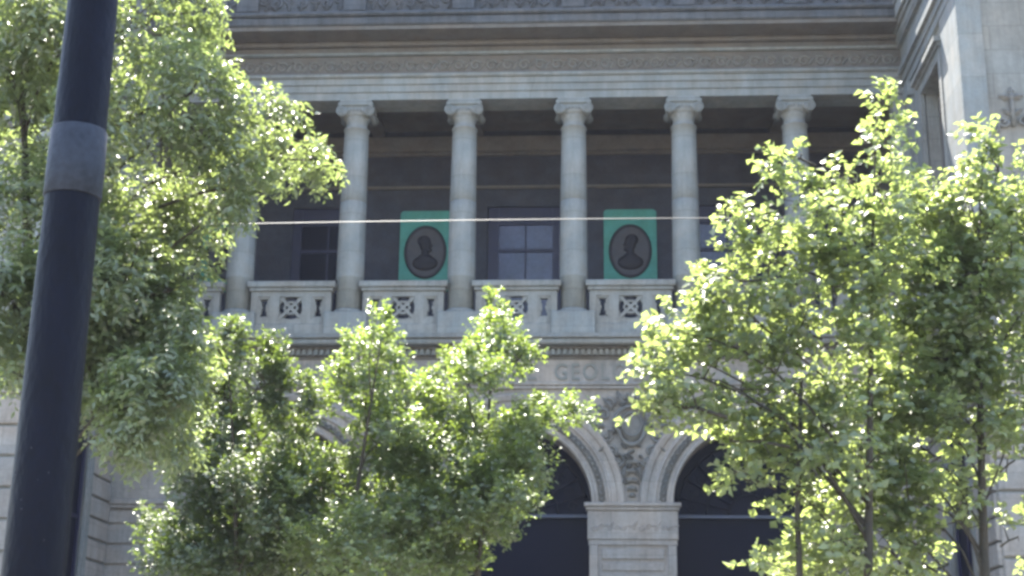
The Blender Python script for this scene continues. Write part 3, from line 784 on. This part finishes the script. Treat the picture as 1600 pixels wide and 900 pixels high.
# clumps of foliage: x, y, z, three radii, density
ASH = [(-5.34,-16.57,9.52,0.78,0.5,0.78,1.0),
 (-5.15,-16.57,9.94,0.43,0.5,0.43,1.0),
 (-4.94,-16.98,8.81,0.49,0.5,0.42,1.0),
 (-4.47,-17.3,9.14,0.41,0.49,0.41,1.0),
 (-4.25,-17.62,9.63,0.8,0.5,0.66,1.0),
 (-3.33,-17.16,9.36,0.82,0.5,0.75,1.0),
 (-2.74,-17.13,9.53,0.34,0.49,0.48,1.0),
 (-2.59,-17.64,8.28,0.48,0.5,0.53,1.0),
 (-3.28,-17.63,7.95,0.73,0.5,0.6,1.0),
 (-4.93,-16.3,8.45,0.8,0.5,0.72,1.0),
 (-4.69,-16.79,7.21,0.63,0.5,0.56,1.0),
 (-2.26,-17.37,7.82,0.41,0.49,0.41,1.0),
 (-1.8,-17.09,8.24,0.26,0.31,0.26,1.0),
 (-1.84,-16.34,8.07,0.45,0.41,0.23,1.0),
 (-1.45,-16.44,7.94,0.22,0.22,0.16,1.0),
 (-3.27,-16.52,7.29,0.54,0.5,0.46,1.0),
 (-2.32,-17.15,7.33,0.31,0.34,0.26,1.0),
 (-1.91,-17.01,7.34,0.15,0.2,0.17,0.7),
 (-3.65,-16.75,6.44,0.63,0.5,0.49,1.0),
 (-4.53,-17.61,6.11,0.4,0.5,0.53,1.0),
 (-4.68,-16.92,5.57,0.24,0.33,0.31,1.5),
 (-2.75,-17.32,6.08,0.28,0.33,0.27,1.0),
 (-3.45,-16.47,5.69,0.54,0.5,0.47,1.5),
 (-2.77,-17.61,4.81,0.35,0.41,0.33,1.5),
 (-3.08,-16.75,4.53,0.27,0.3,0.23,0.7),
 (-2.8,-16.48,5.53,0.23,0.31,0.29,1.2),
 (-3.26,-17.38,4.89,0.17,0.22,0.2,0.8),
 (-2.73,-16.45,6.92,0.2,0.22,0.17,0.5),
 (-3.83,-16.48,5.84,0.43,0.5,0.43,1.0),
 (-2.91,-17.67,4.62,0.33,0.4,0.33,1.5),
 (-3.47,-16.71,5.18,0.35,0.42,0.35,1.5),
 (-2.67,-17.7,5.1,0.3,0.36,0.3,1.4),
 (-3.38,-17.0,5.99,0.42,0.5,0.42,1.0),
 (-2.87,-17.09,5.38,0.41,0.5,0.41,1.5),
 (-4.36,-17.42,5.16,0.24,0.24,0.17,0.8),
 (-3.44,-17.25,6.73,0.41,0.49,0.41,1.0),
 (-2.95,-16.57,7.19,0.36,0.43,0.36,1.0),
 (-3.94,-17.26,5.92,0.54,0.5,0.54,1.0),
 (-3.17,-17.49,6.21,0.47,0.5,0.4,1.5),
 (-3.11,-16.72,5.25,0.42,0.46,0.35,1.5),
 (-3.4,-17.07,5.32,0.28,0.37,0.34,1.5),
 (-2.9,-16.58,4.78,0.32,0.36,0.28,1.5),
 (-2.61,-17.37,5.74,0.26,0.3,0.24,1.0),
 (-4.51,-17.25,5.93,0.34,0.45,0.41,1.5),
 (-4.09,-16.58,7.28,0.57,0.5,0.5,1.0),
 (-3.01,-16.99,5.85,0.35,0.42,0.35,1.0),
 (-2.69,-16.99,6.36,0.19,0.23,0.19,0.7)]
FICA = [(-2.57,-13.07,6.42,0.13,0.22,0.24,1.0),
 (-2.54,-13.47,5.92,0.32,0.4,0.34,1.0),
 (-3.02,-11.82,5.45,0.51,0.58,0.46,1.0),
 (-3.17,-13.35,6.44,0.27,0.34,0.3,1.0),
 (-3.68,-11.98,6.07,0.46,0.58,0.5,1.0),
 (-2.82,-12.84,4.56,0.7,0.74,0.53,1.0),
 (-2.93,-11.79,3.91,0.83,0.8,0.56,1.0),
 (-3.6,-12.78,4.83,0.4,0.5,0.44,1.0),
 (-4.04,-11.81,4.17,0.51,0.58,0.46,1.0),
 (-4.12,-12.5,3.6,0.22,0.25,0.2,0.7),
 (-2.26,-13.07,5.66,0.3,0.42,0.39,1.0),
 (-2.32,-12.17,5.02,0.36,0.55,0.55,1.0),
 (-3.36,-12.29,5.27,0.54,0.7,0.63,1.0),
 (-2.2,-12.27,3.94,0.54,0.65,0.54,1.0),
 (-3.42,-12.67,3.8,0.53,0.58,0.44,1.0),
 (-2.31,-13.1,4.27,0.43,0.52,0.43,1.0),
 (-2.96,-12.35,3.67,0.72,0.65,0.36,1.0)]
FICB = [(-1.04,-13.63,6.63,0.15,0.23,0.24,1.0),
 (-1.22,-12.69,6.46,0.4,0.44,0.34,1.0),
 (-1.36,-12.78,5.85,0.42,0.52,0.44,1.0),
 (-0.96,-13.2,5.2,0.6,0.62,0.43,1.0),
 (-1.39,-12.52,4.61,0.71,0.75,0.54,1.0),
 (-1.2,-13.49,3.72,0.85,0.82,0.51,1.0),
 (-1.56,-13.18,5.99,0.17,0.26,0.26,1.0),
 (-0.73,-12.52,5.95,0.27,0.32,0.27,1.0),
 (-1.79,-13.19,4.59,0.43,0.57,0.52,1.0),
 (-0.83,-12.66,4.33,0.62,0.74,0.62,1.0),
 (-1.65,-12.82,3.88,0.53,0.58,0.44,1.0),
 (-0.95,-12.29,3.69,0.72,0.65,0.36,1.0)]
FICC = [(0.31,-11.41,7.49,0.14,0.25,0.28,1.0),
 (0.45,-11.9,6.84,0.39,0.44,0.35,1.0),
 (0.75,-11.74,6.69,0.22,0.22,0.15,1.0),
 (0.24,-12.92,6.09,0.39,0.45,0.35,1.0),
 (-0.31,-11.92,6.41,0.26,0.29,0.23,1.0),
 (0.19,-11.67,5.76,0.7,0.7,0.47,1.0),
 (0.0,-12.48,4.98,0.76,0.72,0.45,1.0),
 (0.65,-12.2,5.11,0.45,0.52,0.41,1.0),
 (0.96,-12.34,5.59,0.27,0.31,0.25,1.0),
 (1.29,-11.47,5.9,0.36,0.32,0.17,1.0),
 (1.61,-12.63,5.72,0.2,0.2,0.12,0.8),
 (-0.24,-12.48,4.19,0.81,0.78,0.49,1.0),
 (0.68,-13.2,4.39,0.39,0.4,0.28,1.0),
 (-0.49,-12.44,3.68,0.63,0.54,0.27,1.0),
 (-0.78,-12.06,5.87,0.38,0.45,0.37,1.0),
 (0.89,-11.52,4.5,0.21,0.23,0.17,0.8),
 (-0.47,-11.54,5.79,0.42,0.51,0.42,1.0),
 (0.98,-12.61,4.96,0.27,0.33,0.28,1.0),
 (-0.84,-11.42,5.06,0.47,0.62,0.57,1.0),
 (0.23,-12.86,4.31,0.53,0.58,0.44,1.0),
 (-0.31,-11.72,3.84,0.56,0.56,0.37,1.0),
 (0.44,-12.92,4.56,0.44,0.45,0.31,1.0)]
MAPA = [(5.23,-16.08,8.65,0.12,0.2,0.18,1.0),
 (5.25,-16.34,8.13,0.16,0.23,0.22,1.0),
 (5.42,-15.71,8.01,0.13,0.2,0.18,1.0),
 (4.87,-15.74,7.87,0.19,0.22,0.16,1.0),
 (4.59,-16.29,7.31,0.36,0.32,0.29,1.0),
 (4.28,-15.98,7.5,0.27,0.27,0.19,1.0),
 (4.0,-16.19,7.82,0.15,0.2,0.17,1.0),
 (4.11,-16.01,8.14,0.07,0.2,0.07,0.6),
 (3.78,-15.96,7.19,0.31,0.32,0.25,1.0),
 (3.95,-16.31,6.69,0.69,0.32,0.43,1.0),
 (3.33,-15.71,6.41,0.37,0.32,0.37,1.0),
 (2.85,-16.18,5.9,0.31,0.32,0.28,1.0),
 (2.6,-16.04,5.52,0.28,0.29,0.21,1.0),
 (3.08,-16.35,5.33,0.61,0.32,0.42,1.0),
 (2.68,-16.4,5.0,0.29,0.28,0.18,1.0),
 (4.17,-16.24,5.88,0.8,0.32,0.58,1.0),
 (5.02,-16.13,6.66,0.66,0.32,0.58,1.0),
 (3.85,-15.66,5.04,0.6,0.32,0.41,1.0),
 (4.74,-15.69,5.41,0.68,0.32,0.6,1.0),
 (3.37,-16.02,4.68,0.26,0.29,0.22,1.0),
 (3.53,-16.04,4.24,0.29,0.29,0.18,0.6),
 (3.9,-15.87,4.23,0.31,0.32,0.33,0.7),
 (4.54,-15.71,4.37,0.45,0.32,0.41,0.7),
 (4.36,-16.13,3.53,0.37,0.32,0.37,0.6),
 (3.71,-15.77,3.39,0.26,0.24,0.13,0.6),
 (4.78,-16.08,3.47,0.22,0.31,0.29,0.4),
 (2.97,-15.92,5.66,0.33,0.32,0.33,1.0),
 (3.47,-15.81,5.01,0.37,0.32,0.34,1.0),
 (3.7,-16.0,6.09,0.52,0.32,0.52,1.0),
 (4.4,-15.85,4.93,0.59,0.32,0.45,1.0),
 (4.03,-15.84,4.64,0.45,0.32,0.3,1.0),
 (4.65,-16.4,4.54,0.43,0.32,0.43,1.0),
 (4.54,-16.37,6.36,0.58,0.32,0.58,1.0),
 (3.47,-16.28,6.47,0.36,0.32,0.29,1.0),
 (5.2,-16.23,7.48,0.36,0.32,0.29,1.0)]
MAPB = [(6.63,-15.44,8.49,0.2,0.2,0.12,0.7),
 (6.72,-15.56,8.08,0.38,0.32,0.26,1.0),
 (6.35,-15.43,7.85,0.19,0.23,0.19,0.7),
 (5.87,-15.12,7.67,0.39,0.32,0.27,1.0),
 (6.53,-14.89,7.45,0.71,0.32,0.46,1.0),
 (5.92,-15.32,6.67,0.69,0.32,0.54,1.0),
 (6.66,-15.31,6.51,0.61,0.32,0.61,1.0),
 (5.72,-15.27,5.82,0.69,0.32,0.54,1.0),
 (6.54,-15.06,5.63,0.66,0.32,0.55,1.0),
 (5.58,-14.97,5.11,0.59,0.32,0.39,0.8),
 (6.72,-14.85,4.9,0.32,0.32,0.35,0.45),
 (5.85,-15.3,4.51,0.42,0.32,0.35,0.7),
 (5.32,-15.03,4.11,0.31,0.32,0.39,0.6),
 (5.27,-15.33,3.48,0.35,0.32,0.31,0.6),
 (6.75,-14.94,3.76,0.2,0.28,0.27,0.35),
 (7.12,-15.42,7.84,0.31,0.32,0.46,1.0),
 (7.4,-14.9,6.87,0.47,0.32,0.79,1.0),
 (7.18,-15.2,5.37,0.46,0.32,0.77,1.0),
 (6.36,-15.02,7.74,0.39,0.32,0.31,1.0),
 (5.98,-15.17,7.12,0.54,0.32,0.46,1.0),
 (6.17,-15.35,6.11,0.61,0.32,0.61,1.0),
 (5.41,-15.2,5.52,0.62,0.32,0.54,1.0),
 (6.04,-15.56,5.06,0.45,0.32,0.38,0.7),
 (6.78,-15.57,6.99,0.45,0.32,0.61,1.0),
 (5.68,-15.18,3.87,0.39,0.32,0.39,0.35),
 (6.08,-15.22,7.59,0.39,0.32,0.27,1.0),
 (5.77,-14.93,7.28,0.47,0.32,0.31,1.0),
 (6.04,-15.58,6.67,0.45,0.32,0.38,1.0),
 (5.67,-15.15,6.48,0.46,0.32,0.39,1.0),
 (5.67,-15.21,6.07,0.46,0.32,0.39,1.0),
 (6.19,-15.12,5.69,0.47,0.32,0.39,1.0),
 (6.75,-15.02,5.88,0.39,0.32,0.47,1.0),
 (5.78,-15.18,5.37,0.54,0.32,0.39,1.0),
 (6.59,-15.15,5.22,0.39,0.32,0.39,0.8),
 (5.66,-15.21,4.76,0.46,0.32,0.39,0.8),
 (5.23,-15.11,4.55,0.39,0.32,0.39,0.8),
 (5.99,-15.4,4.35,0.34,0.32,0.31,0.6),
 (6.73,-15.16,4.62,0.23,0.3,0.27,0.6),
 (4.99,-15.06,4.1,0.39,0.32,0.31,0.7),
 (4.75,-15.45,3.54,0.46,0.32,0.3,0.7),
 (4.35,-14.81,4.06,0.4,0.32,0.4,0.8),
 (5.2,-15.0,3.74,0.47,0.32,0.47,0.8),
 (4.1,-14.84,3.53,0.39,0.32,0.25,1.0),
 (4.54,-15.36,3.33,0.46,0.32,0.23,1.0),
 (5.57,-15.25,3.42,0.31,0.32,0.23,0.5),
 (5.01,-15.39,4.28,0.38,0.32,0.38,0.8),
 (5.4,-15.56,4.1,0.34,0.32,0.34,0.7),
 (6.59,-15.59,7.54,0.45,0.32,0.26,1.0),
 (5.86,-15.4,3.98,0.27,0.32,0.31,0.5)]
tree('ash_tree', 'large ash tree filling the upper left behind the dark pole', 'tree', (-4.07,-17,0), ASH, LEAF_ASH, 1, .094, .42, 145, 9, .28, .45, .17)
G = 'ficus trees in a row before the arches'
tree('ficus_tree', 'leftmost small ficus, just right of the pole, with a low pointed top', 'tree', (-2.75,-12.6,0), FICA, LEAF_SHADE, 2, .070, .55, 290, 9, .22, .0, .09, G, up=.9)
tree('ficus_tree', 'middle small ficus with a pointed top below the teal banner left of the centre', 'tree', (-1.5,-13,0), FICB, LEAF_FIC, 3, .070, .55, 215, 9, .22, .0, .09, G, up=.9)
tree('ficus_tree', 'rightmost small ficus, its top against the central balustrade, branch reaching toward the pier', 'tree', (.2,-12.3,0), FICC, LEAF_FIC, 4, .070, .55, 215, 9, .22, .0, .09, G, up=.9)
tree('sweetgum_tree', 'bright green tree with a tall leafy plume before the right end of the loggia', 'tree', (4.75,-16,0), MAPA, LEAF_MAP, 5, .104, .72, 52, 8, .28, .15, .085, 'broadleaf trees at the right',
     extra=[([(4.10,-16,0),(4.08,-16,2.0),(4.09,-16,3.9),(4.2,-16,5.4)], [.05,.045,.035,.02])], up=.7)
tree('sweetgum_tree', 'thin-crowned green tree at the right edge before the right wing', 'tree', (6.16,-15.2,0), MAPB, LEAF_MAP, 6, .104, .72, 52, 8, .28, .15, .095, 'broadleaf trees at the right', up=.7)
